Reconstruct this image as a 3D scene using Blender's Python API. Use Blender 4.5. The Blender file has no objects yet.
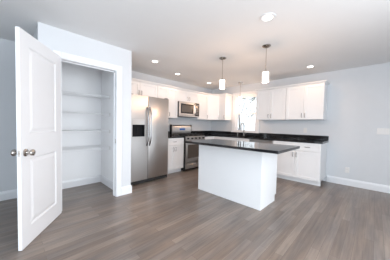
import bpy, bmesh, math, random
from mathutils import Vector, Matrix
S = bpy.context.scene
COL = S.collection
R = math.radians
random.seed(4)

# ------------------------------------------------------------------ camera
CEIL = 2.433
cam_d = bpy.data.cameras.new('camera'); cam = bpy.data.objects.new('camera', cam_d); COL.objects.link(cam)
S.camera = cam
yaw, pit, rol, FPX = R(134.527), R(1.958), R(1.089), 183.735
Fv = Vector((math.cos(yaw) * math.cos(pit), math.sin(yaw) * math.cos(pit), -math.sin(pit)))
Rv = Vector((math.sin(yaw), -math.cos(yaw), 0)); Uv = Rv.cross(Fv)
R2 = Rv * math.cos(rol) + Uv * math.sin(rol); U2 = -Rv * math.sin(rol) + Uv * math.cos(rol)
M = Matrix((R2, U2, -Fv)).transposed().to_4x4(); M.translation = Vector((4.096, -4.975, 1.205))
cam.matrix_world = M
cam_d.sensor_fit = 'HORIZONTAL'; cam_d.sensor_width = 36; cam_d.lens = FPX / 390 * 36
cam_d.shift_y = 1.194 / 390; cam_d.clip_start = 0.05; cam_d.clip_end = 200

# ------------------------------------------------------------------ light and exposure
S.view_settings.view_transform = 'Standard'; S.view_settings.look = 'None'
S.view_settings.gamma = 1; S.view_settings.use_curve_mapping = False
S.view_settings.exposure = 0.33
W = bpy.data.worlds.new('sky'); S.world = W; W.use_nodes = True
bg = W.node_tree.nodes['Background']; bg.inputs[0].default_value = (0.86, 0.93, 1, 1); bg.inputs[1].default_value = 1.45


def area(name, loc, rot, sx, sy, power, col):
    d = bpy.data.lights.new(name, 'AREA'); d.shape = 'RECTANGLE'; d.size = sx; d.size_y = sy
    d.energy = power; d.color = col
    o = bpy.data.objects.new(name, d); COL.objects.link(o); o.location = loc; o.rotation_euler = rot
    return o


# added area lights for daylight through invented windows behind and right of camera
area('added_daylight_rear', (4.9, -7.15, 1.25), (R(90), 0, 0), 2.0, 2.0, 88, (0.76, 0.885, 1.0))
area('added_daylight_side', (5.9, -3.7, 1.25), (R(90), 0, R(118)), 2.4, 2.1, 98, (0.90, 0.95, 1.0))
LAMP_COL = (1.0, 0.62, 0.38)


# ------------------------------------------------------------------ materials
def mat(name, col, rough=0.5, metal=0.0, spec=0.5, bump=0, bscale=60, var=0.0, vscale=8, stretch=None, emit=None, estr=0, coat=0, aniso=0, trans=0, alpha=1):
    m = bpy.data.materials.new(name); m.use_nodes = True; n = m.node_tree.nodes; L = m.node_tree.links
    b = n['Principled BSDF']
    b.inputs['Base Color'].default_value = (*col, 1); b.inputs['Roughness'].default_value = rough
    b.inputs['Metallic'].default_value = metal; b.inputs['Specular IOR Level'].default_value = spec
    b.inputs['Coat Weight'].default_value = coat; b.inputs['Anisotropic'].default_value = aniso
    b.inputs['Transmission Weight'].default_value = trans; b.inputs['Alpha'].default_value = alpha
    if emit:
        b.inputs['Emission Color'].default_value = (*emit, 1); b.inputs['Emission Strength'].default_value = estr
    tc = n.new('ShaderNodeTexCoord'); mp = n.new('ShaderNodeMapping'); L.new(tc.outputs['Object'], mp.inputs[0])
    if stretch: mp.inputs['Scale'].default_value = stretch
    nz = n.new('ShaderNodeTexNoise'); nz.inputs['Scale'].default_value = vscale; nz.inputs['Detail'].default_value = 4
    L.new(mp.outputs[0], nz.inputs['Vector'])
    if var:
        mx = n.new('ShaderNodeMix'); mx.data_type = 'RGBA'
        mx.inputs[6].default_value = (*[max(0, c * (1 - var)) for c in col], 1)
        mx.inputs[7].default_value = (*[min(1, c * (1 + var)) for c in col], 1)
        L.new(nz.outputs['Fac'], mx.inputs[0]); L.new(mx.outputs[2], b.inputs['Base Color'])
    if bump:
        n2 = n.new('ShaderNodeTexNoise'); n2.inputs['Scale'].default_value = bscale
        L.new(mp.outputs[0], n2.inputs['Vector'])
        bp = n.new('ShaderNodeBump'); bp.inputs['Strength'].default_value = bump; bp.inputs['Distance'].default_value = 0.002
        L.new(n2.outputs['Fac'], bp.inputs['Height']); L.new(bp.outputs[0], b.inputs['Normal'])
    return m


M_wall = mat('grey_wall_paint', (0.655, 0.67, 0.69), 0.7, bump=0.05, bscale=150, var=0.02)
M_pantry = mat('white_pantry_paint', (0.91, 0.915, 0.925), 0.6, bump=0.04, bscale=150, var=0.01)
M_ceil = mat('ceiling_paint', (0.80, 0.805, 0.81), 0.85, bump=0.05, bscale=120, var=0.01)
M_trim = mat('white_trim_paint', (0.79, 0.80, 0.82), 0.35, var=0.01)
M_cab = mat('white_cabinet_paint', (0.79, 0.79, 0.795), 0.35, var=0.01)
M_steel = mat('brushed_stainless', (0.52, 0.505, 0.495), 0.33, metal=1, bump=0.04, bscale=40, var=0.03, stretch=(1, 1, 30), vscale=6, aniso=0.4)
M_steel2 = mat('range_stainless', (0.40, 0.385, 0.375), 0.3, metal=1, var=0.03)
M_steel_d = mat('dark_steel', (0.20, 0.20, 0.21), 0.45, metal=0.6)
M_chrome = mat('satin_nickel', (0.50, 0.465, 0.43), 0.2, metal=1, var=0.02)
M_handle = mat('dark_satin_steel', (0.36, 0.355, 0.36), 0.22, metal=1, var=0.02)
M_faucet = mat('faucet_metal', (0.25, 0.245, 0.24), 0.35, metal=0.7, var=0.02)
M_black = mat('black_gloss', (0.010, 0.010, 0.012), 0.18, spec=0.35, var=0.05)
M_blackm = mat('black_matte', (0.012, 0.012, 0.012), 0.6, var=0.05)
M_plastic = mat('white_plastic', (0.74, 0.72, 0.70), 0.35, var=0.01)
M_wire = mat('white_coated_wire', (0.82, 0.83, 0.84), 0.4, var=0.01)
M_disp = mat('blue_display', (0.02, 0.06, 0.2), 0.2, emit=(0.05, 0.2, 0.6), estr=0.22)
M_ovwin = mat('oven_glass', (0.06, 0.045, 0.035), 0.08, var=0.05)
M_mwin = mat('microwave_glass', (0.10, 0.085, 0.075), 0.15, var=0.2, vscale=300)
M_shade = mat('frosted_shade', (0.9, 0.88, 0.84), 0.5, emit=(1.0, 0.93, 0.82), estr=2.2)
M_lens = mat('lamp_lens', (0.9, 0.9, 0.88), 0.5, emit=(1.0, 0.95, 0.86), estr=5)
M_bark = mat('tree_bark', (0.17, 0.165, 0.15), 0.9, var=0.3, vscale=20, bump=0.4)
M_leaf = mat('pale_leaves', (0.20, 0.225, 0.18), 0.8, var=0.3, vscale=6)
M_snow = mat('outdoor_ground', (0.62, 0.64, 0.60), 0.95, var=0.1, vscale=1)

# black granite
M_gran = bpy.data.materials.new('black_granite'); M_gran.use_nodes = True
n = M_gran.node_tree.nodes; L = M_gran.node_tree.links; b = n['Principled BSDF']
tc = n.new('ShaderNodeTexCoord'); v = n.new('ShaderNodeTexVoronoi'); v.inputs['Scale'].default_value = 160
L.new(tc.outputs['Object'], v.inputs['Vector']); cr = n.new('ShaderNodeValToRGB')
cr.color_ramp.elements[0].color = (0.003, 0.003, 0.0035, 1); cr.color_ramp.elements[1].color = (0.022, 0.022, 0.024, 1)
L.new(v.outputs['Distance'], cr.inputs[0]); L.new(cr.outputs[0], b.inputs['Base Color'])
b.inputs['Roughness'].default_value = 0.07; b.inputs['IOR'].default_value = 1.5

# wood floor: planks that run along world Y
M_floor = bpy.data.materials.new('grey_brown_oak_planks'); M_floor.use_nodes = True
n = M_floor.node_tree.nodes; L = M_floor.node_tree.links; b = n['Principled BSDF']
tc = n.new('ShaderNodeTexCoord'); sp = n.new('ShaderNodeSeparateXYZ'); cb = n.new('ShaderNodeCombineXYZ')
L.new(tc.outputs['Object'], sp.inputs[0]); L.new(sp.outputs['Y'], cb.inputs['X']); L.new(sp.outputs['X'], cb.inputs['Y'])
br = n.new('ShaderNodeTexBrick'); L.new(cb.outputs[0], br.inputs['Vector'])
br.inputs['Scale'].default_value = 1; br.inputs['Brick Width'].default_value = 0.95; br.inputs['Row Height'].default_value = 0.075
br.inputs['Mortar Size'].default_value = 0.0012; br.inputs['Mortar Smooth'].default_value = 0.3; br.offset = 0.37; br.offset_frequency = 2
br.inputs['Color1'].default_value = (0, 0, 0, 1); br.inputs['Color2'].default_value = (1, 1, 1, 1); br.inputs['Mortar'].default_value = (0.5, 0.5, 0.5, 1)
ramp = n.new('ShaderNodeValToRGB'); e = ramp.color_ramp.elements
e[0].color = (0.182, 0.144, 0.121, 1); e[1].color = (0.252, 0.214, 0.188, 1)
k = e.new(0.5); k.color = (0.212, 0.174, 0.150, 1)
L.new(br.outputs['Color'], ramp.inputs[0])
mp = n.new('ShaderNodeMapping'); mp.inputs['Scale'].default_value = (1.6, 26, 1); L.new(cb.outputs[0], mp.inputs[0])
nz = n.new('ShaderNodeTexNoise'); nz.inputs['Scale'].default_value = 1.6; nz.inputs['Detail'].default_value = 6; L.new(mp.outputs[0], nz.inputs['Vector'])
mx = n.new('ShaderNodeMix'); mx.data_type = 'RGBA'; mx.blend_type = 'MULTIPLY'; mx.inputs[0].default_value = 0.5
gr = n.new('ShaderNodeValToRGB'); gr.color_ramp.elements[0].position = 0.3; gr.color_ramp.elements[0].color = (0.55, 0.55, 0.56, 1)
gr.color_ramp.elements[1].position = 0.7; gr.color_ramp.elements[1].color = (1.25, 1.24, 1.22, 1)
L.new(nz.outputs['Fac'], gr.inputs[0]); L.new(ramp.outputs[0], mx.inputs[6]); L.new(gr.outputs[0], mx.inputs[7])
mp3 = n.new('ShaderNodeMapping'); mp3.inputs['Scale'].default_value = (1.1, 5, 1); L.new(cb.outputs[0], mp3.inputs[0])
nb = n.new('ShaderNodeTexNoise'); nb.inputs['Scale'].default_value = 1.3; nb.inputs['Detail'].default_value = 3; L.new(mp3.outputs[0], nb.inputs['Vector'])
rb = n.new('ShaderNodeValToRGB'); rb.color_ramp.elements[0].position = 0.35; rb.color_ramp.elements[0].color = (0.86, 0.88, 0.92, 1)
rb.color_ramp.elements[1].position = 0.68; rb.color_ramp.elements[1].color = (1.18, 1.12, 1.06, 1); L.new(nb.outputs['Fac'], rb.inputs[0])
mb_ = n.new('ShaderNodeMix'); mb_.data_type = 'RGBA'; mb_.blend_type = 'MULTIPLY'; mb_.inputs[0].default_value = 1
L.new(mx.outputs[2], mb_.inputs[6]); L.new(rb.outputs[0], mb_.inputs[7]); mx = mb_
m2 = n.new('ShaderNodeMix'); m2.data_type = 'RGBA'; m2.inputs[7].default_value = (0.10, 0.08, 0.07, 1)
L.new(br.outputs['Fac'], m2.inputs[0]); L.new(mx.outputs[2], m2.inputs[6]); L.new(m2.outputs[2], b.inputs['Base Color'])
b.inputs['Roughness'].default_value = 0.28
bp = n.new('ShaderNodeBump'); bp.inputs['Strength'].default_value = 0.12; bp.inputs['Distance'].default_value = 0.002
L.new(nz.outputs['Fac'], bp.inputs['Height']); L.new(bp.outputs[0], b.inputs['Normal'])

# clear window glass
M_glass = bpy.data.materials.new('window_glass'); M_glass.use_nodes = True
n = M_glass.node_tree.nodes; L = M_glass.node_tree.links
tr = n.new('ShaderNodeBsdfTransparent'); gl = n.new('ShaderNodeBsdfGlossy'); gl.inputs['Roughness'].default_value = 0.02
ms = n.new('ShaderNodeMixShader'); ms.inputs[0].default_value = 0.06
L.new(tr.outputs[0], ms.inputs[1]); L.new(gl.outputs[0], ms.inputs[2]); L.new(ms.outputs[0], n['Material Output'].inputs[0])


# ------------------------------------------------------------------ helpers
class MB:
    def __init__(s): s.bm = bmesh.new()

    def box(s, x0, x1, y0, y1, z0, z1, bev=0):
        r = bmesh.ops.create_cube(s.bm, size=1)
        for v in r['verts']:
            v.co = Vector((x0 + (v.co.x + .5) * (x1 - x0), y0 + (v.co.y + .5) * (y1 - y0), z0 + (v.co.z + .5) * (z1 - z0)))
        if bev:
            ed = {e for v in r['verts'] for e in v.link_edges}
            bmesh.ops.bevel(s.bm, geom=list(ed), offset=bev, segments=2, affect='EDGES', profile=0.5)
        return s

    def lathe(s, prof, axis='z', at=(0, 0, 0), seg=28):
        # prof: (radius, height) pairs, revolved about the axis through at
        rings = []
        for r, h in prof:
            ring = []
            for i in range(seg):
                a = 2 * math.pi * i / seg
                p = (r * math.cos(a), r * math.sin(a), h)
                if axis == 'x': p = (p[2], p[0], p[1])
                if axis == 'y': p = (p[1], p[2], p[0])
                ring.append(s.bm.verts.new(Vector(p) + Vector(at)))
            rings.append(ring)
        for a, b in zip(rings, rings[1:]):
            for i in range(seg):
                s.bm.faces.new((a[i], a[(i + 1) % seg], b[(i + 1) % seg], b[i]))
        s.bm.faces.new(rings[0][::-1]); s.bm.faces.new(rings[-1])
        return s

    def tube(s, pts, r, seg=10):
        pts = [Vector(p) for p in pts]; rings = []
        rr = r if isinstance(r, (list, tuple)) else [r] * len(pts)
        up = None
        for i, p in enumerate(pts):
            d = (pts[min(i + 1, len(pts) - 1)] - pts[max(i - 1, 0)]).normalized()
            if up is None: up = d.orthogonal().normalized()
            up = (up - d * up.dot(d)).normalized(); w = d.cross(up)
            rings.append([s.bm.verts.new(p + (up * math.cos(2 * math.pi * k / seg) + w * math.sin(2 * math.pi * k / seg)) * rr[i]) for k in range(seg)])
        for a, b in zip(rings, rings[1:]):
            for i in range(seg): s.bm.faces.new((a[i], a[(i + 1) % seg], b[(i + 1) % seg], b[i]))
        s.bm.faces.new(rings[0][::-1]); s.bm.faces.new(rings[-1])
        return s

    def prism(s, poly, z0, z1):
        a = [s.bm.verts.new((x, y, z0)) for x, y in poly]; b = [s.bm.verts.new((x, y, z1)) for x, y in poly]
        s.bm.faces.new(a[::-1]); s.bm.faces.new(b)
        for i in range(len(poly)):
            j = (i + 1) % len(poly); s.bm.faces.new((a[i], a[j], b[j], b[i]))
        return s

    def sweep(s, path, prof):
        # path: (x, y) points; prof: (out, z) polygon, out is measured to the right of the path
        P = [Vector(p) for p in path]; rings = []
        for i, p in enumerate(P):
            ns = []
            for a, b in ((i - 1, i), (i, i + 1)):
                if a >= 0 and b < len(P):
                    d = (P[b] - P[a]).normalized(); ns.append(Vector((d.y, -d.x)))
            nn = sum(ns, Vector((0, 0))).normalized(); k = 1 / nn.dot(ns[0])
            rings.append([s.bm.verts.new((p.x + nn.x * o * k, p.y + nn.y * o * k, z)) for o, z in prof])
        m = len(prof)
        for a, b in zip(rings, rings[1:]):
            for i in range(m): s.bm.faces.new((a[i], a[(i + 1) % m], b[(i + 1) % m], b[i]))
        s.bm.faces.new(rings[0][::-1]); s.bm.faces.new(rings[-1])
        return s

    def frustum(s, x0, x1, z0, z1, ya, yb, inset):
        # raised field: rectangle at depth ya, smaller rectangle at depth yb
        a = [s.bm.verts.new(p) for p in ((x0, ya, z0), (x1, ya, z0), (x1, ya, z1), (x0, ya, z1))]
        b = [s.bm.verts.new(p) for p in ((x0 + inset, yb, z0 + inset), (x1 - inset, yb, z0 + inset), (x1 - inset, yb, z1 - inset), (x0 + inset, yb, z1 - inset))]
        s.bm.faces.new(a[::-1]); s.bm.faces.new(b)
        for i in range(4): s.bm.faces.new((a[i], a[(i + 1) % 4], b[(i + 1) % 4], b[i]))
        return s

    def build(s, name, m, parent=None, smooth=False, kind=None):
        bmesh.ops.recalc_face_normals(s.bm, faces=s.bm.faces)
        me = bpy.data.meshes.new(name); s.bm.to_mesh(me); s.bm.free(); me.materials.append(m)
        if smooth:
            for p in me.polygons: p.use_smooth = True
            me.set_sharp_from_angle(angle=R(35))
        o = bpy.data.objects.new(name, me); COL.objects.link(o)
        if parent: o.parent = parent
        if kind: o['kind'] = kind
        return o


def tag(o, label, cat, group=None):
    o['label'] = label; o['category'] = cat
    if group: o['group'] = group
    return o


def thing(name, label, cat, loc=(0, 0, 0), rz=0, group=None):
    o = bpy.data.objects.new(name, None); COL.objects.link(o); o.location = loc; o.rotation_euler = (0, 0, rz)
    o.empty_display_size = 0.1
    return tag(o, label, cat, group)


def dup(root, loc, label, rz=None):
    r = root.copy(); COL.objects.link(r); r.location = loc; r['label'] = label
    if rz is not None: r.rotation_euler = (0, 0, rz)
    for ch in list(root.children):
        c = ch.copy(); COL.objects.link(c); c.parent = r
        for g in list(ch.children):
            d = g.copy(); COL.objects.link(d); d.parent = c
    return r


def struct(name, mb, m, smooth=False): return mb.build(name, m, None, smooth, 'structure')


# ------------------------------------------------------------------ room shell
XP, YC, YI, YQ = 1.091, -3.491, -3.637, -4.708       # pantry box: front plane, kitchen-side corner, inner face, hall-side corner
YG, YJ = -4.472, -3.749                              # pantry opening
XR, YB = 6.2, -7.2
struct('floor', MB().box(-0.2, XR + .2, YB - .2, 0.2, -0.12, 0), M_floor)
struct('ceiling', MB().box(-0.2, XR + .2, YB - .2, 0.2, CEIL, CEIL + .15), M_ceil)
struct('wall_left', MB().box(-0.2, 0, YC - .07, 0.2, 0, CEIL).box(-0.2, 0.085, YB, YC - .07, 0, CEIL), M_wall)
wx0, wx1, wz0, wz1 = 0.95, 1.66, 1.03, 2.12           # rough opening of the kitchen window
struct('wall_back', MB().box(0, wx0, 0, 0.14, 0, CEIL).box(wx1, XR, 0, 0.14, 0, CEIL)
       .box(wx0, wx1, 0, 0.14, 0, wz0).box(wx0, wx1, 0, 0.14, wz1, CEIL), M_wall)
struct('wall_right', MB().box(XR, XR + .14, YB, -5.2, 0, CEIL).box(XR, XR + .14, -1.4, 0.14, 0, CEIL)
       .box(XR, XR + .14, -5.2, -1.4, 0, 0.12).box(XR, XR + .14, -5.2, -1.4, 2.36, CEIL), M_wall)
struct('wall_rear', MB().box(0, 2.0, YB - .14, YB, 0, CEIL).box(5.2, XR, YB - .14, YB, 0, CEIL)
       .box(2.0, 5.2, YB - .14, YB, 0, 0.12).box(2.0, 5.2, YB - .14, YB, 2.36, CEIL), M_wall)
struct('wall_light_block', MB().box(2.0, 2.12, YB, -6.15, 0, CEIL), M_wall)  # unseen wall added to keep the rear light off the hall
DH = 2.045
struct('wall_pantry_front', MB().box(XP - .115, XP, YQ, YG - .02, 0, CEIL).box(XP - .115, XP, YJ + .02, YC, 0, CEIL)
       .box(XP - .115, XP, YG - .02, YJ + .02, DH + .02, CEIL), M_wall)
struct('wall_pantry_kitchen_side', MB().box(0.085, XP - .115, YI, YC, 0, CEIL), M_wall)
struct('wall_pantry_hall_side', MB().box(0.085, XP - .115, YQ, YQ + .115, 0, CEIL), M_wall)
# white painted lining of the pantry
struct('wall_pantry_interior', MB().box(0.0855, 0.092, YQ + .116, YI - .0005, 0, CEIL - .001)
       .box(0.092, XP - .116, YI - .007, YI - .0005, 0, CEIL - .001)
       .box(0.092, XP - .116, YQ + .116, YQ + .122, 0, CEIL - .001), M_pantry)

BP = [(0, 0), (0.015, 0), (0.015, 0.105), (0.010, 0.125), (0.006, 0.14), (0, 0.14)]
struct('baseboard_back', MB().sweep([(3.36, -.0005), (XR, -.0005)], BP), M_trim)
struct('baseboard_hall', MB().sweep([(.0855, YQ - .001), (.0855, YB)][::-1], BP), M_trim)
struct('baseboard_pantry_front', MB().sweep([(XP + .0005, YJ + .092), (XP + .0005, YC + .0005), (0.83, YC + .0005)], [(o, z) for o, z in BP]), M_trim)
struct('baseboard_pantry_hall', MB().sweep([(0.102, YQ - .0005), (XP + .0005, YQ - .0005), (XP + .0005, YG - .092)], BP), M_trim)
struct('baseboard_pantry_interior', MB().sweep([(.0925, YQ + .14), (.0925, YI - .0075), (XP - .13, YI - .0075)], BP), M_trim)

# pantry door casing: jamb lining and flat casing
cs = MB()
cs.box(XP - .118, XP + .002, YJ, YJ + .019, 0, DH).box(XP - .118, XP + .002, YG - .019, YG, 0, DH).box(XP - .118, XP + .002, YG - .019, YJ + .019, DH, DH + .019)
for x0, x1 in ((XP + .0005, XP + .018),):
    cs.box(x0, x1, YJ + .004, YJ + .09, 0, DH + .09, .004).box(x0, x1, YG - .09, YG - .004, 0, DH + .09, .004).box(x0, x1, YG - .004, YJ + .004, DH + .004, DH + .09, .004)
cs.box(XP - .075, XP - .062, YJ - .011, YJ, 0, DH).box(XP - .075, XP - .062, YG - .005, YJ, DH - .011, DH)
trim1 = struct('trim_1', cs, M_trim)
MB().box(XP - .03, XP - .004, YJ - .0022, YJ - .0002, 0.88, 0.95).build('strike_plate', M_chrome, trim1)

# pantry door, two raised panels, swung open towards the camera
DW, DT = 0.748, 0.031
d1 = MB(); H0, H1 = 0.005, 2.05
pz = ((0.185, 0.85), (1.09, 1.925)); px0, px1 = 0.125, DW - .125
d1.box(0, px0, -DT, 0, H0, H1).box(px1, DW, -DT, 0, H0, H1)
for a, bz in ((H0, pz[0][0]), (pz[0][1], pz[1][0]), (pz[1][1], H1)): d1.box(px0, px1, -DT, 0, a, bz)
for a, bz in pz:
    d1.box(px0, px1, -DT + .011, -.011, a, bz)
    for sgn, y0 in ((1, -.011), (-1, -DT + .011)):
        d1.frustum(px0 + .022, px1 - .022, a + .022, bz - .022, y0, y0 + sgn * .008, .03)
        # sloped sticking around the panel
    for sgn, yf, yr in ((1, -.0005, -.011), (-1, -DT + .0005, -DT + .011)):
        for q in ((px0, a, px1, a, 0, 1), (px0, bz, px1, bz, 0, -1), (px0, a, px0, bz, 1, 0), (px1, a, px1, bz, -1, 0)):
            x0, z0, x1, z1, ix, iz = q; w = .014
            p = [(x0, yf, z0), (x1, yf, z1), (x1 + ix * w - (w if iz and False else 0), yr, z1 + iz * w), (x0 + ix * w, yr, z0 + iz * w), (x0, yr, z0), (x1, yr, z1)]
            vv = [d1.bm.verts.new(c) for c in p]
            d1.bm.faces.new((vv[0], vv[1], vv[2], vv[3])); d1.bm.faces.new((vv[0], vv[4], vv[5], vv[1])); d1.bm.faces.new((vv[4], vv[3], vv[2], vv[5]))
            d1.bm.faces.new((vv[0], vv[3], vv[4])); d1.bm.faces.new((vv[1], vv[5], vv[2]))
door = struct('door_1', d1, M_trim)
door.location = (1.165, -4.491, 0); door.rotation_euler = (0, 0, R(-32.9))
KZ = 0.913
for sg, y0 in ((1, 0.0), (-1, -DT)):
    kb = MB().lathe([(0.012, -.0), (0.036, .0), (0.036, .006), (0.030, .011), (0.013, .013), (0.011, .034), (0.018, .040), (0.029, .048), (0.032, .058), (0.029, .068), (0.017, .075), (0.002, .077)][::1], 'y', (0, 0, 0))
    if sg < 0:
        for vv in kb.bm.verts: vv.co.y *= -1
    for vv in kb.bm.verts: vv.co += Vector((DW - .060, y0, KZ))
    kb.build('door_knob', M_chrome, door, True)
MB().box(DW, DW + .0015, -DT + .006, -.006, KZ - .03, KZ + .03).box(DW + .0015, DW + .010, -DT + .012, -.012, KZ - .009, KZ + .009, .002).build('latch_plate', M_chrome, door)
for hz in (0.2, 1.03, 1.85):
    MB().lathe([(0.006, hz - .045), (0.006, hz + .045)], 'z', (-.0065, -DT / 2, 0), 12).box(-.0015, 0, -DT + .004, -.004, hz - .044, hz + .044).build('hinge', M_chrome, door, True)

# ------------------------------------------------------------------ kitchen window
win = MB()
cw = .095
win.box(wx0 - cw, wx0 + .004, -.018, -.0005, wz0, wz1 + .004, .003).box(wx1 - .004, wx1 + cw - .01, -.018, -.0005, wz0, wz1 + .004, .003)
win.box(wx0 - cw - .004, wx1 + cw - .008, -.020, -.0005, wz1 + .004, wz1 + .1, .003)
win.box(wx0, wx0 + .02, -.0004, .14, wz0, wz1).box(wx1 - .02, wx1, -.0004, .14, wz0, wz1).box(wx0 + .02, wx1 - .02, -.0004, .14, wz1 - .02, wz1)
window = struct('window_1', win, M_trim)
MB().box(wx0 - cw - .012, wx1 + cw, -.045, .13, wz0 - .026, wz0, .004).build('window_sill', M_trim, window)
MB().box(wx0 - cw, wx1 + cw - .012, -.016, -.0006, 1.0175, wz0 - .027, .0).build('apron', M_trim, window)
a0, a1 = wx0 + .021, wx1 - .021; mz = 1.575
for nm, z0, z1, y0, y1 in (('lower_sash', wz0 + .001, mz + .02, .045, .075), ('upper_sash', mz - .02, wz1 - .021, .078, .108)):
    s = MB().box(a0, a0 + .042, y0, y1, z0, z1).box(a1 - .042, a1, y0, y1, z0, z1).box(a0 + .042, a1 - .042, y0, y1, z0, z0 + .04).box(a0 + .042, a1 - .042, y0, y1, z1 - .04, z1).build(nm, M_trim, window)
    MB().box(a0 + .042, a1 - .042, (y0 + y1) / 2 - .002, (y0 + y1) / 2 + .002, z0 + .04, z1 - .04).build('glass', M_glass, s)

# outdoors seen through the window
struct('ground_outside', MB().box(-14, 12, 0.4, 26, -1.2, -1.0), M_snow)


def tree(x, y, h, seed, label, lean=0.0):
    rnd = random.Random(seed); t = thing('tree', label, 'tree', (x, y, -1.0), 0, 'trees outside the kitchen window')
    bark = MB(); leaf = MB()

    def limb(p, d, ln, r, lv):
        pts = [p]; q = p.copy(); dd = d.copy(); n = 5
        for i in range(n):
            dd = (dd + Vector((rnd.uniform(-.16, .16), rnd.uniform(-.16, .16), rnd.uniform(-.02, .12)))).normalized()
            q = q + dd * ln / n; pts.append(q.copy())
        bark.tube(pts, [r * (1 - .6 * i / n) for i in range(n + 1)], 6)
        if lv >= 2:
            for k in range(16):
                c = pts[rnd.randint(2, n)] + Vector([rnd.uniform(-.16, .16) for _ in range(3)])
                u = Vector([rnd.uniform(-1, 1) for _ in range(3)]).normalized() * .06; w = u.orthogonal().normalized() * .035
                vs = [leaf.bm.verts.new(c + u), leaf.bm.verts.new(c + w), leaf.bm.verts.new(c - u), leaf.bm.verts.new(c - w)]
                leaf.bm.faces.new(vs)
        if lv < 3:
            for k in range(5 if lv == 0 else 3):
                s0 = pts[rnd.randint(1 if lv else 2, n)]
                nd = (dd * .5 + Vector((rnd.uniform(-1, 1), rnd.uniform(-1, 1), rnd.uniform(0, .8)))).normalized()
                limb(s0, nd, ln * rnd.uniform(.42, .62), r * .45, lv + 1)
    limb(Vector((0, 0, 0)), Vector((lean, 0, 1)).normalized(), h, h * .010, 0)
    bark.build('trunk', M_bark, t); leaf.build('foliage', M_leaf, t)


tree(-1.95, 5.0, 4.6, 11, 'thin leafy tree outside the left side of the kitchen window', .05)
tree(-2.75, 8.5, 6.0, 23, 'farther bushy tree outside the kitchen window beyond the thin one')

# ------------------------------------------------------------------ cabinets
G = 0.0015


def shaker(mb, x0, x1, z0, z1, yb, t=0.021, fr=0.056):
    yf = yb - t
    mb.box(x0, x0 + fr, yf, yb, z0, z1).box(x1 - fr, x1, yf, yb, z0, z1)
    mb.box(x0 + fr, x1 - fr, yf, yb, z0, z0 + fr).box(x0 + fr, x1 - fr, yf, yb, z1 - fr, z1)
    mb.box(x0 + fr, x1 - fr, yf + .013, yb, z0 + fr, z1 - fr)
    return mb


def pull(parent, x, z, yf, vertical=True, ln=0.115):
    h = ln / 2; r = .0055; o = .028
    pts = [(-h + .012, 0), (-h + .012, -o + .006), (-h + .018, -o), (0, -o - .002), (h - .018, -o), (h - .012, -o + .006), (h - .012, 0)]
    P = [(x, yf + b_, z + a_) if vertical else (x + a_, yf + b_, z) for a_, b_ in pts]
    ends = MB().tube(P, r, 8)
    return ends.build('pull_handle', M_handle, parent, True)


def cabinet(name, label, loc, rz, w, d, z0, z1, doors=(), drawers=(), toe=False, group=None, pulls='bottom', top=True):
    """doors: (x0, x1, z0, z1, pull x side 'l'/'r'); drawers: (x0, x1, z0, z1); local frame: width +x, front -y, z absolute"""
    t = thing(name, label, 'cabinet', (loc[0], loc[1], 0), rz, group)
    bd = MB()
    yb, yf = -.002, -d
    zb = z0 + .1 if toe else z0
    # carcass with side panels, top, bottom, back and face frame
    bd.box(G, .018, yf + .019, yb, zb, z1).box(w - .018, w - G, yf + .019, yb, zb, z1)
    bd.box(.018, w - .018, yf + .019, yb, zb, zb + .018)
    if top: bd.box(.018, w - .018, yf + .019, yb, z1 - .018, z1)
    bd.box(.018, w - .018, yb - .008, yb, zb + .018, z1 - .018)
    bd.build('carcass', M_cab, t)
    ff = MB(); fw = .036
    ff.box(G, fw, yf, yf + .0185, zb, z1).box(w - fw, w - G, yf, yf + .0185, zb, z1)
    ff.box(fw, w - fw, yf, yf + .0185, zb, zb + .036).box(fw, w - fw, yf, yf + .0185, z1 - .036, z1)
    ff.build('face_frame', M_cab, t)
    if toe:
        MB().box(G, w - G, yf + .07, yf + .088, z0 + .001, zb - .001).build('toe_kick', M_cab, t)
    for (x0, x1, a, bz, sd) in doors:
        D = shaker(MB(), x0, x1, a, bz, yf - .001).build('door', M_cab, t)
        px = x1 - .03 if sd == 'r' else x0 + .03
        pz_ = a + .09 if pulls == 'bottom' else bz - .09
        if bz - a < .4: pz_ = a + .085
        pull(D, px, pz_, yf - .02)
    for (x0, x1, a, bz) in drawers:
        fr = .035 if bz - a < .2 else .056
        D = shaker(MB(), x0, x1, a, bz, yf - .001, fr=fr).build('drawer', M_cab, t)
        pull(D, (x0 + x1) / 2, (a + bz) / 2, yf - .02, False)
    return t


UZ0, UZ1 = 1.372, 2.128
UD = 0.335


def pair(w, a, b_, g=.0045):
    return [(g, w / 2 - g / 2, a, b_, 'r'), (w / 2 + g / 2, w - g, a, b_, 'l')]


LW = R(90)    # left wall cabinets: local x -> world +Y, front faces +X
YF0, YF1 = -3.385, -2.47    # fridge bay
YR0, YR1 = -1.84, -1.08     # range bay
w = YF1 - YF0
cabinet('wall_cabinet', 'short white two-door wall cabinet directly above the refrigerator', (0, YF0), LW, w, UD, 1.80, UZ1, pair(w, 1.805, UZ1 - .003), group='white wall cabinets')
w = YR0 - YF1
cabinet('wall_cabinet', 'tall white two-door wall cabinet between refrigerator and microwave', (0, YF1), LW, w, UD, UZ0, UZ1, pair(w, UZ0 + .003, UZ1 - .003), group='white wall cabinets')
w = YR1 - YR0
cabinet('wall_cabinet', 'short white two-door wall cabinet directly above the microwave', (0, YR0), LW, w, UD, 1.825, UZ1, pair(w, 1.83, UZ1 - .003), group='white wall cabinets')
YK = -0.63; XK = 0.585
w = YK - YR1
cabinet('wall_cabinet', 'narrow white single-door wall cabinet right of the microwave', (0, YR1), LW, w, UD, UZ0, UZ1, [(.003, w - .003, UZ0 + .003, UZ1 - .003, 'r')], group='white wall cabinets')
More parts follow.
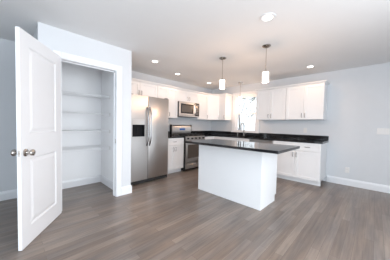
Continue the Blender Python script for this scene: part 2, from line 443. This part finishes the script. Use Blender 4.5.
# diagonal corner cabinet
t = thing('corner_wall_cabinet', 'diagonal white wall cabinet filling the kitchen corner', 'cabinet', (0, 0, 0), 0, 'white wall cabinets')
MB().prism([(.002, -.002), (.002, YK + G), (UD, YK + G), (XK - G, -UD), (XK - G, -.002)], UZ0, UZ1).build('carcass', M_cab, t)
dl = math.hypot(XK - UD, YK + UD); ang = math.atan2(-UD - YK, XK - UD)
D = shaker(MB(), .012, dl - .012, UZ0 + .003, UZ1 - .003, -.001, fr=.05).build('door', M_cab, t)
D.location = (UD, YK, 0); D.rotation_euler = (0, 0, ang)
pull(D, dl - .035, UZ0 + .09, -.02)
w = .825 - XK
cabinet('wall_cabinet', 'narrow white wall cabinet just left of the kitchen window', (XK, 0), 0, w, UD, UZ0, UZ1, [(.003, w - .003, UZ0 + .003, UZ1 - .003, 'r')], group='white wall cabinets')
XA, XB_ = 1.805, 3.305
w = (XB_ - XA) / 2
cabinet('wall_cabinet', 'white two-door wall cabinet immediately right of the kitchen window', (XA, 0), 0, w, UD, UZ0, UZ1, pair(w, UZ0 + .003, UZ1 - .003), group='white wall cabinets')
cabinet('wall_cabinet', 'white two-door wall cabinet at the right end of the upper row', (XA + w, 0), 0, w, UD, UZ0, UZ1, pair(w, UZ0 + .003, UZ1 - .003), group='white wall cabinets')
CP = [(-.03, UZ1 + .001), (.004, UZ1 + .001), (.008, UZ1 + .008), (.030, UZ1 + .034), (.034, UZ1 + .036), (.034, UZ1 + .048), (-.03, UZ1 + .048)]
o = MB().sweep([(UD + .02, YF0 + .002), (UD + .02, YK), (XK, -UD - .02), (.825, -UD - .02), (.825, -.003)], CP).build('crown_molding', M_cab)
tag(o, 'white crown molding along wall cabinets from refrigerator to window', 'crown molding', 'cabinet crown moldings')
o = MB().sweep([(XA, -.003), (XA, -UD - .02), (XB_, -UD - .02), (XB_, -.003)], CP).build('crown_molding', M_cab)
tag(o, 'white crown molding capping wall cabinets right of the window', 'crown molding', 'cabinet crown moldings')

BZ = .876; BD = .60
w = YR0 - YF1 - .02
cabinet('base_cabinet', 'white base cabinet with drawer between refrigerator and range', (0, YF1 + .02), LW, w, BD, 0, BZ,
        pair(w, .105, .695), [(.003, w - .003, .701, BZ - .003)], True, 'white base cabinets', 'top')
w = -BD - .02 - YR1
cabinet('base_cabinet', 'white base cabinet right of the range, behind the island', (0, YR1), LW, w, BD, 0, BZ,
        [(.003, w - .003, .105, .695, 'r')], [(.003, w - .003, .701, BZ - .003)], True, 'white base cabinets', 'top')
t = thing('corner_base_cabinet', 'white blind corner base cabinet under the worktop corner', 'cabinet', (0, 0, 0), 0, 'white base cabinets')
MB().prism([(.002, -.002), (.002, -BD - .018), (BD, -BD - .018), (BD, -BD), (.865, -BD), (.865, -.002)], .1, BZ).build('carcass', M_cab, t)
MB().prism([(.004, -.004), (.004, -BD), (BD - .07, -BD), (BD - .07, -BD + .07), (.865, -BD + .07), (.865, -.004)], .001, .099).build('toe_kick', M_cab, t)
shaker(MB(), BD + .02, .862, .105, BZ - .003, -BD - .001).build('door', M_cab, t)
XS, XD0, XD1 = .87, 1.775, 2.385
w = XD0 - XS
sinkcab = cabinet('sink_base_cabinet', 'white sink base cabinet below the kitchen window', (XS, 0), 0, w, BD, 0, BZ,
                  pair(w, .105, .695), [], True, 'white base cabinets', 'top', top=False)
shaker(MB(), .003, w - .003, .701, BZ - .003, -BD - .001, fr=.035).build('false_drawer_front', M_cab, sinkcab)
w = 3.335 - XD1 - .005
cabinet('base_cabinet', 'white base cabinet with two drawers at right end of the worktop', (XD1 + .005, 0), 0, w, BD, 0, BZ,
        pair(w, .105, .695), [(.003, w / 2 - .0015, .701, BZ - .003), (w / 2 + .0015, w - .003, .701, BZ - .003)], True, 'white base cabinets', 'top')

# ------------------------------------------------------------------ worktops
CZ0, CZ1 = .877, .914; CD = .64
o = MB().box(.003, CD, YF1 + .008, YR0 - .003, CZ0, CZ1, .003).build('worktop', M_gran)
tag(o, 'short black granite worktop between refrigerator and range', 'countertop', 'black granite worktops')
MB().box(.003, .023, YF1 + .008, YR0 - .003, CZ1 + .0005, 1.016, .002).build('backsplash', M_gran, o)
sx0, sx1, sy0, sy1 = 1.02, 1.62, -.52, -.13
o = MB().box(.003, CD, YR1 + .003, -CD, CZ0, CZ1).box(.003, sx0, -CD, -.003, CZ0, CZ1).box(sx1, 3.36, -CD, -.003, CZ0, CZ1)
o = o.box(sx0, sx1, -CD, sy0, CZ0, CZ1).box(sx0, sx1, sy1, -.003, CZ0, CZ1).build('worktop', M_gran)
tag(o, 'long L-shaped black granite worktop wrapping the corner under the window', 'countertop', 'black granite worktops')
MB().box(.003, .023, YR1 + .003, -.003, CZ1 + .0005, 1.016).box(.023, 3.36, -.023, -.003, CZ1 + .0005, 1.016).build('backsplash', M_gran, o)
# sink and faucet
sk = MB().box(sx0, sx0 + .012, sy0, sy1, .72, CZ0 - .001).box(sx1 - .012, sx1, sy0, sy1, .72, CZ0 - .001).box(sx0 + .012, sx1 - .012, sy0, sy0 + .012, .72, CZ0 - .001)
sk.box(sx0 + .012, sx1 - .012, sy1 - .012, sy1, .72, CZ0 - .001).box(sx0, sx1, sy0, sy1, .708, .72)
t = thing('kitchen_sink', 'stainless undermount sink in the worktop below the window', 'sink', (0, 0, 0))
sk.build('basin', M_steel, t)
MB().lathe([(.03, .7205), (.045, .7205), (.045, .724), (.02, .722)], 'z', ((sx0 + sx1) / 2, (sy0 + sy1) / 2, 0)).build('drain', M_chrome, t, True)
fx, fy = 1.315, -.085
t = thing('faucet', 'chrome gooseneck faucet standing at the sink before the window', 'faucet', (fx, fy, CZ1))
MB().lathe([(.027, .0005), (.027, .008), (.018, .02), (.016, .07), (.012, .075)]).build('base', M_faucet, t, True)
pts = [(0, 0, .06), (0, 0, .16), (0, 0, .26)] + [(0, -.085 + .085 * math.cos(a), .285 + .085 * math.sin(a)) for a in [R(k) for k in range(10, 181, 17)]] + [(0, -.17, .25)]
MB().tube(pts, .015, 12).build('spout', M_faucet, t, True)
MB().lathe([(.012, .16), (.018, .165), (.019, .22), (.015, .25)], 'z', (0, -.17, 0)).build('spray_head', M_steel_d, t, True)
MB().tube([(.015, 0, .05), (.045, -.002, .055), (.085, -.01, .085)], .006, 8).build('lever', M_faucet, t, True)
t = thing('soap_dispenser', 'small chrome soap dispenser left of the faucet', 'dispenser', (1.105, -.085, CZ1))
MB().lathe([(.02, .0005), (.02, .006), (.013, .012), (.012, .07), (.009, .075), (.009, .09)]).build('body', M_faucet, t, True)
MB().tube([(0, 0, .088), (0, -.02, .095), (0, -.06, .088), (0, -.065, .078)], .005, 8).build('nozzle', M_chrome, t, True)

# ------------------------------------------------------------------ island
IX0, IX1, IY0, IY1 = 1.746, 2.966, -2.472, -1.90
TX0, TX1, TY0, TY1 = 1.64, 3.284, -2.738, -1.865
t = thing('kitchen_island', 'white panelled kitchen island under the two pendant lights', 'island', ((IX0 + IX1) / 2, (IY0 + IY1) / 2, 0))
mx_, my_ = (IX0 + IX1) / 2, (IY0 + IY1) / 2
hx, hy = (IX1 - IX0) / 2, (IY1 - IY0) / 2
MB().box(-hx + .019, hx - .019, -hy, -hy + .018, .0005, .876).build('front_panel', M_cab, t)
for sgn in (-1, 1):
    xa, xb = sorted((sgn * hx, sgn * (hx - .0185)))
    m_ = MB().box(xa, xb, -hy, hy - .055, .0005, .876).box(xa, xb, hy - .055, hy, .1, .876); m_.build('end_panel', M_cab, t)
MB().box(-hx + .02, hx - .02, -hy + .019, hy - .022, .1, .875).build('carcass', M_cab, t)
MB().box(-hx + .02, hx - .02, hy - .075, hy - .056, .0005, .099).build('toe_kick', M_cab, t)
o = MB().box(TX0, TX1, TY0, TY1, .877, .914, .004).build('island_worktop', M_gran)
tag(o, 'polished black granite slab overhanging the white island', 'countertop', 'black granite worktops')

# ------------------------------------------------------------------ refrigerator
FX = .805
t = thing('refrigerator', 'stainless side-by-side refrigerator with ice and water dispenser', 'refrigerator', (0, 0, 0))
fy0, fy1, sm = YF0 + .006, YF1 - .004, -2.985
MB().box(.04, FX - .085, fy0, fy1, .03, 1.755, .006).build('cabinet_body', M_steel_d, t)
fz0, fz1 = .085, 1.762
dz0, dz1, dy0, dy1 = .955, 1.295, -3.325, -3.065
fd = MB()    # freezer door, with the recess of the dispenser left open
fd.box(FX - .078, FX, fy0, dy0, fz0, fz1).box(FX - .078, FX, dy1, sm - .006, fz0, fz1)
fd.box(FX - .078, FX, dy0, dy1, fz0, dz0).box(FX - .078, FX, dy0, dy1, dz1, fz1).box(FX - .078, FX - .066, dy0, dy1, dz0, dz1)
fdo = fd.build('freezer_door', M_steel, t)
rd = MB().box(FX - .078, FX, sm + .006, fy1, fz0, fz1, .008)
rdo = rd.build('refrigerator_door', M_steel, t, True)
MB().box(FX - .0655, FX + .004, dy0 + .001, dy1 - .001, 1.19, dz1 - .001, .002).build('dispenser_panel', mat('silver_plastic', (0.56, 0.55, 0.54), 0.4, var=0.02), fdo)
MB().box(FX - .0655, FX - .062, dy0 + .001, dy1 - .001, dz0 + .001, 1.189).box(FX - .062, FX + .003, dy0 + .001, dy0 + .012, dz0 + .001, 1.189) \
    .box(FX - .062, FX + .003, dy1 - .012, dy1 - .001, dz0 + .001, 1.189).box(FX - .062, FX + .006, dy0 + .012, dy1 - .012, dz0 + .001, dz0 + .018) \
    .build('dispenser_recess', M_black, fdo)
for yy in (-3.195,):
    MB().box(FX - .055, FX - .04, yy - .018, yy + .018, 1.03, 1.15, .004).box(FX - .055, FX - .02, yy - .02, yy + .02, 1.15, 1.188).build('dispenser_paddle', M_black, fdo)
for dob, yy, s_ in ((fdo, sm - .033, 1), (rdo, sm + .033, -1)):
    pts = []
    for i in range(17):
        u = i / 16; z = .765 + u * .78; bow = math.sin(math.pi * u)
        pts.append((FX + .004 + .052 * min(1, bow * 1.9) + .010 * bow, yy + s_ * .004 * bow, z))
    MB().tube(pts, .0135, 10).build('door_handle', M_handle, dob, True)
MB().box(FX - .085, FX - .015, fy0 + .005, fy1 - .005, .018, .080, .004).build('kick_grille', M_blackm, t)
for yy in (fy0 + .05, fy1 - .05):
    MB().box(FX - .06, FX - .012, yy - .03, yy + .03, .0005, .028, .004).build('foot', M_chrome, t)
    MB().box(FX - .11, FX - .01, yy - .03, yy + .03, 1.7625, 1.777, .004).build('hinge_cover', M_steel_d, t)

# ------------------------------------------------------------------ range
t = thing('gas_range', 'stainless gas range with front knobs and oven window', 'range', (0, 0, 0))
ry0, ry1 = YR0 + .003, YR1 - .003; rc = (ry0 + ry1) / 2
MB().box(.03, .635, ry0, ry1, .03, .905).box(.635, .668, ry0, ry0 + .013, .05, .905).box(.635, .668, ry1 - .013, ry1, .05, .905).build('body', M_blackm, t)
MB().box(.10, .665, ry0, ry1, .906, .922, .004).build('cooktop', M_black, t)
MB().box(.636, .675, ry0 + .014, ry1 - .014, .805, .9055, .006).build('control_panel', M_steel2, t)
for k in range(5):
    y = ry0 + .09 + k * (ry1 - ry0 - .18) / 4
    MB().lathe([(.024, .0), (.024, .006), (.019, .009), (.018, .030), (.014, .033)], 'x', (.6755, y, .852), 20).build('knob', M_blackm, t, True)
od = MB().box(.636, .678, ry0 + .014, ry1 - .014, .225, .80, .006).build('oven_door', M_steel2, t)
MB().box(.6785, .682, ry0 + .085, ry1 - .085, .34, .69, .001).build('oven_window', M_ovwin, od)
MB().tube([(.679, ry0 + .05, .748), (.722, ry0 + .05, .748), (.728, ry0 + .058, .748), (.728, ry1 - .058, .748), (.722, ry1 - .05, .748), (.679, ry1 - .05, .748)], .011, 10).build('handle', M_chrome, od, True)
dr = MB().box(.636, .676, ry0 + .014, ry1 - .014, .065, .218, .006).build('storage_drawer', M_steel2, t)
MB().tube([(.677, ry0 + .12, .175), (.695, ry0 + .12, .175), (.70, ry0 + .13, .175), (.70, ry1 - .13, .175), (.695, ry1 - .12, .175), (.677, ry1 - .12, .175)], .008, 8).build('handle', M_chrome, dr, True)
for yy in (ry0 + .05, ry1 - .05):
    for xx in (.1, .58): MB().lathe([(.016, .0005), (.016, .02), (.01, .0295)], 'z', (xx, yy, 0), 12).build('foot', M_blackm, t)
# rounded backguard
prof = [(.035, .9065), (.098, .9065), (.098, .985), (.112, 1.0), (.108, 1.12), (.098, 1.17), (.080, 1.195), (.035, 1.2)]
bgm = MB(); A_ = [bgm.bm.verts.new((x, ry0 + .012, z)) for x, z in prof]; B_ = [bgm.bm.verts.new((x, ry1 - .012, z)) for x, z in prof]
bgm.bm.faces.new(A_); bgm.bm.faces.new(B_[::-1])
for i in range(len(prof)): j = (i + 1) % len(prof); bgm.bm.faces.new((A_[i], A_[j], B_[j], B_[i]))
bg_ = bgm.build('backguard', M_steel, t, True)
for ya in (ry0, ry1 - .0115): MB().box(.03, .116, ya, ya + .0115, .9225, 1.203, .004).build('backguard_end_cap', M_blackm, t)
MB().box(.1125, .1155, rc - .09, rc + .12, 1.045, 1.10, .001).build('clock_display', M_disp, bg_)
for k in range(4):
    cx_ = .26 + .24 * (k // 2); cy_ = rc - .19 + .38 * (k % 2)
    MB().lathe([(.05, .9225), (.05, .93), (.036, .932), (.036, .942), (.02, .944)], 'z', (cx_, cy_, 0), 24).build('burner', M_blackm, t, True)
for sgn in (-1, 1):
    y0, y1 = sorted((rc + sgn * .012, rc + sgn * .36)); gt = MB(); z0, z1 = .948, .960
    gt.box(.14, .152, y0, y1, z0, z1).box(.628, .64, y0, y1, z0, z1).box(.152, .628, y0, y0 + .012, z0, z1).box(.152, .628, y1 - .012, y1, z0, z1)
    gt.box(.385, .397, y0 + .012, y1 - .012, z0, z1).box(.152, .385, (y0 + y1) / 2 - .006, (y0 + y1) / 2 + .006, z0, z1).box(.397, .628, (y0 + y1) / 2 - .006, (y0 + y1) / 2 + .006, z0, z1)
    for xx in (.14, .628):
        for yy in (y0, y1 - .012): gt.box(xx, xx + .012, yy, yy + .012, .9225, z0)
    gt.build('grate', M_blackm, t)

# ------------------------------------------------------------------ microwave
t = thing('microwave', 'stainless over-the-range microwave mounted above the range', 'microwave', (0, 0, 0))
my0, my1, mz0, mz1 = YR0 + .004, YR1 - .004, 1.425, 1.822
MB().box(.004, .395, my0, my1, mz0, mz1).build('housing', M_blackm, t)
yd = my1 - .17
dd = MB().box(.396, .425, my0, yd, mz0 + .03, mz1, .004).build('door', M_steel, t)
MB().box(.4255, .428, my0 + .05, yd - .075, mz0 + .085, mz1 - .055, .001).build('door_window_frame', M_black, dd)
MB().box(.4282, .4292, my0 + .085, yd - .11, mz0 + .115, mz1 - .085).build('door_window', M_mwin, dd)
pts = [(.426 + .034 * min(1, 2.2 * math.sin(math.pi * i / 12)), yd - .028, mz0 + .06 + i / 12 * (mz1 - mz0 - .09)) for i in range(13)]
MB().tube(pts, .011, 10).build('handle', M_chrome, dd, True)
cp = MB().box(.396, .425, yd + .003, my1, mz0 + .03, mz1, .004).build('control_panel', M_black, t)
MB().box(.4255, .4265, yd + .03, my1 - .03, mz1 - .085, mz1 - .045).build('display', M_steel_d, cp)
kp = MB()
for i in range(3):
    for j in range(5): kp.box(.4255, .4265, yd + .03 + i * .038, yd + .058 + i * .038, mz0 + .06 + j * .045, mz0 + .09 + j * .045)
kp.build('keypad', M_steel_d, cp)
MB().box(.396, .425, my0, my1, mz0, mz0 + .028, .003).build('bottom_rail', M_steel, t)

# ------------------------------------------------------------------ dishwasher
t = thing('dishwasher', 'stainless dishwasher under the worktop right of the sink', 'dishwasher', (0, 0, 0))
MB().box(XD0 + .004, XD1 - .001, -.57, -.03, .01, .868).build('tub', M_blackm, t)
dd = MB().box(XD0 + .004, XD1 - .001, -.622, -.571, .11, .868, .005).build('door', M_steel, t)
MB().box(XD0 + .02, XD1 - .017, -.6245, -.6225, .795, .855, .0).build('control_strip', M_steel2, dd)
MB().tube([(XD0 + .06, -.623, .765), (XD0 + .06, -.66, .765), (XD1 - .06, -.66, .765), (XD1 - .06, -.623, .765)], .010, 8).build('handle', M_chrome, dd, True)
MB().box(XD0 + .004, XD1 - .001, -.56, -.5705, .012, .10).build('kick_plate', M_blackm, t)

# ------------------------------------------------------------------ pantry shelves
SH = (1.70, 1.38, 1.065, .755)
nms = ('top', 'second from top', 'third from top', 'bottom')
sx_b, sx_f, ys0, ys1 = .10, .57, YQ + .128, YI - .010
t0 = None
for z, nm in zip(SH, nms):
    lab = {'top': 'highest white wire shelf inside the pantry', 'second from top': 'second highest white wire shelf inside the pantry',
           'third from top': 'third highest white wire shelf inside the pantry, below door-knob eye line', 'bottom': 'lowest white wire shelf inside the pantry'}[nm]
    if nm == 'third from top': lab = 'white wire pantry shelf next above the lowest one'
    if t0 is None:
        t0 = thing('wire_shelf', lab, 'shelf', (0, 0, z), 0, 'wire shelves in the pantry')
        fr = MB()
        for x, zz in ((sx_f, 0), (sx_f + .004, -.026), (sx_b, 0), ((sx_b + sx_f) / 2, -.004)):
            fr.tube([(x, ys0, zz), (x, ys1, zz)], .0035, 8)
        fr.build('rails', M_wire, t0, True)
        dk = MB(); k = 0; y = ys0 + .01
        while y < ys1 - .005:
            dk.tube([(sx_b, y, .004), (sx_f + .002, y, .004), (sx_f + .005, y, -.026)], .0016, 5); y += .0225
        dk.build('deck_wires', M_wire, t0)
        MB().box(sx_f - .035, sx_f + .012, ys1 - .004, ys1 + .0025, -.042, .016, .002).build('end_bracket', M_plastic, t0)
        MB().box(sx_f - .035, sx_f + .012, ys0 - .004, ys0 + .004, -.042, .016, .002).build('end_bracket', M_plastic, t0)
    else:
        dup(t0, (0, 0, z), lab)

# ------------------------------------------------------------------ switch and outlets
t = thing('light_switch', 'white three-gang light switch plate on wall at far right', 'switch', (4.195, -.0005, 1.15))
MB().box(-.083, .083, -.006, 0, -.058, .058, .002).build('cover_plate', M_plastic, t)
for k in range(3):
    MB().box(-.046 + k * .046 - .0165, -.046 + k * .046 + .0165, -.010, -.0062, -.033, .033, .002).build('rocker', M_plastic, t)
t = thing('power_outlet', 'white outlet plate between worktop and the wall cabinets right of the window', 'outlet', (2.895, -.0005, 1.125))
MB().box(-.036, .036, -.006, 0, -.058, .058, .002).build('cover_plate', M_plastic, t)
for z in (-.022, .022): MB().box(-.016, .016, -.008, -.0062, z - .014, z + .014, .002).build('receptacle', M_plastic, t)
t = thing('power_outlet', 'white outlet plate low on the wall above the baseboard', 'outlet', (3.70, -.0005, .32))
MB().box(-.036, .036, -.006, 0, -.058, .058, .002).build('cover_plate', M_plastic, t)
for z in (-.022, .022): MB().box(-.016, .016, -.008, -.0062, z - .014, z + .014, .002).build('receptacle', M_plastic, t)

# ------------------------------------------------------------------ ceiling lights
LP = [((3.18, -2.91), 'recessed ceiling light nearest the camera, right of the pendants', 1),
      ((3.10, -.66), 'recessed ceiling light above the right wall cabinets', 1),
      ((.97, -2.95), 'recessed ceiling light in front of the refrigerator', 1),
      ((.62, -2.08), 'recessed ceiling light between refrigerator and range', 1),
      ((.60, -.87), 'recessed ceiling light nearest the kitchen corner', 1)]
r0 = None
for (x, y), lab, _ in LP:
    if r0 is None:
        r0 = thing('recessed_light', lab, 'ceiling light', (x, y, CEIL), 0, 'recessed ceiling lights')
        MB().lathe([(.067, -.001), (.088, -.001), (.086, -.005), (.070, -.008), (.067, -.005)], 'z').build('trim_ring', M_trim, r0, True)
        MB().lathe([(.001, -.001), (.066, -.001), (.066, -.0045), (.001, -.007)], 'z').build('lens', M_lens, r0, True)
    else: dup(r0, (x, y, CEIL), lab)
    d = bpy.data.lights.new('recessed_lamp', 'SPOT'); d.energy = 10; d.color = LAMP_COL; d.spot_size = R(168); d.spot_blend = .7; d.shadow_soft_size = .06
    o = bpy.data.objects.new('recessed_lamp', d); COL.objects.link(o); o.location = (x, y, CEIL - .02)

PP = [((2.06, -2.22), 'white cylinder pendant over the left half of the island'),
      ((2.86, -2.20), 'white cylinder pendant over the right half of the island'),
      ((1.31, -.34), 'white cylinder pendant hanging before the kitchen window')]
p0 = None
SZ0, SZ1 = 1.88, 2.035
for (x, y), lab in PP:
    if p0 is None:
        p0 = thing('pendant_light', lab, 'pendant light', (x, y, CEIL), 0, 'cylinder pendant lights')
        MB().lathe([(.010, -.034), (.022, -.032), (.048, -.022), (.063, -.010), (.064, -.001)][::-1]).build('canopy', M_chrome, p0, True)
        MB().lathe([(.0045, -.033), (.0045, SZ1 + .026 - CEIL)]).build('rod', M_chrome, p0, True)
        MB().lathe([(.008, SZ1 + .03 - CEIL), (.018, SZ1 + .022 - CEIL), (.026, SZ1 + .001 - CEIL)]).build('socket_cap', M_chrome, p0, True)
        a, b_ = SZ1 - CEIL, SZ0 - CEIL
        MB().lathe([(.02, a), (.042, a), (.047, a - .004), (.048, b_ + .002), (.046, b_), (.043, b_ + .004), (.041, a - .008), (.02, a - .008)], seg=32).build('glass_shade', M_shade, p0, True)
    else: dup(p0, (x, y, CEIL), lab)
    d = bpy.data.lights.new('pendant_lamp', 'POINT'); d.energy = 8; d.color = LAMP_COL; d.shadow_soft_size = .04
    o = bpy.data.objects.new('pendant_lamp', d); COL.objects.link(o); o.location = (x, y, SZ0 - .06)
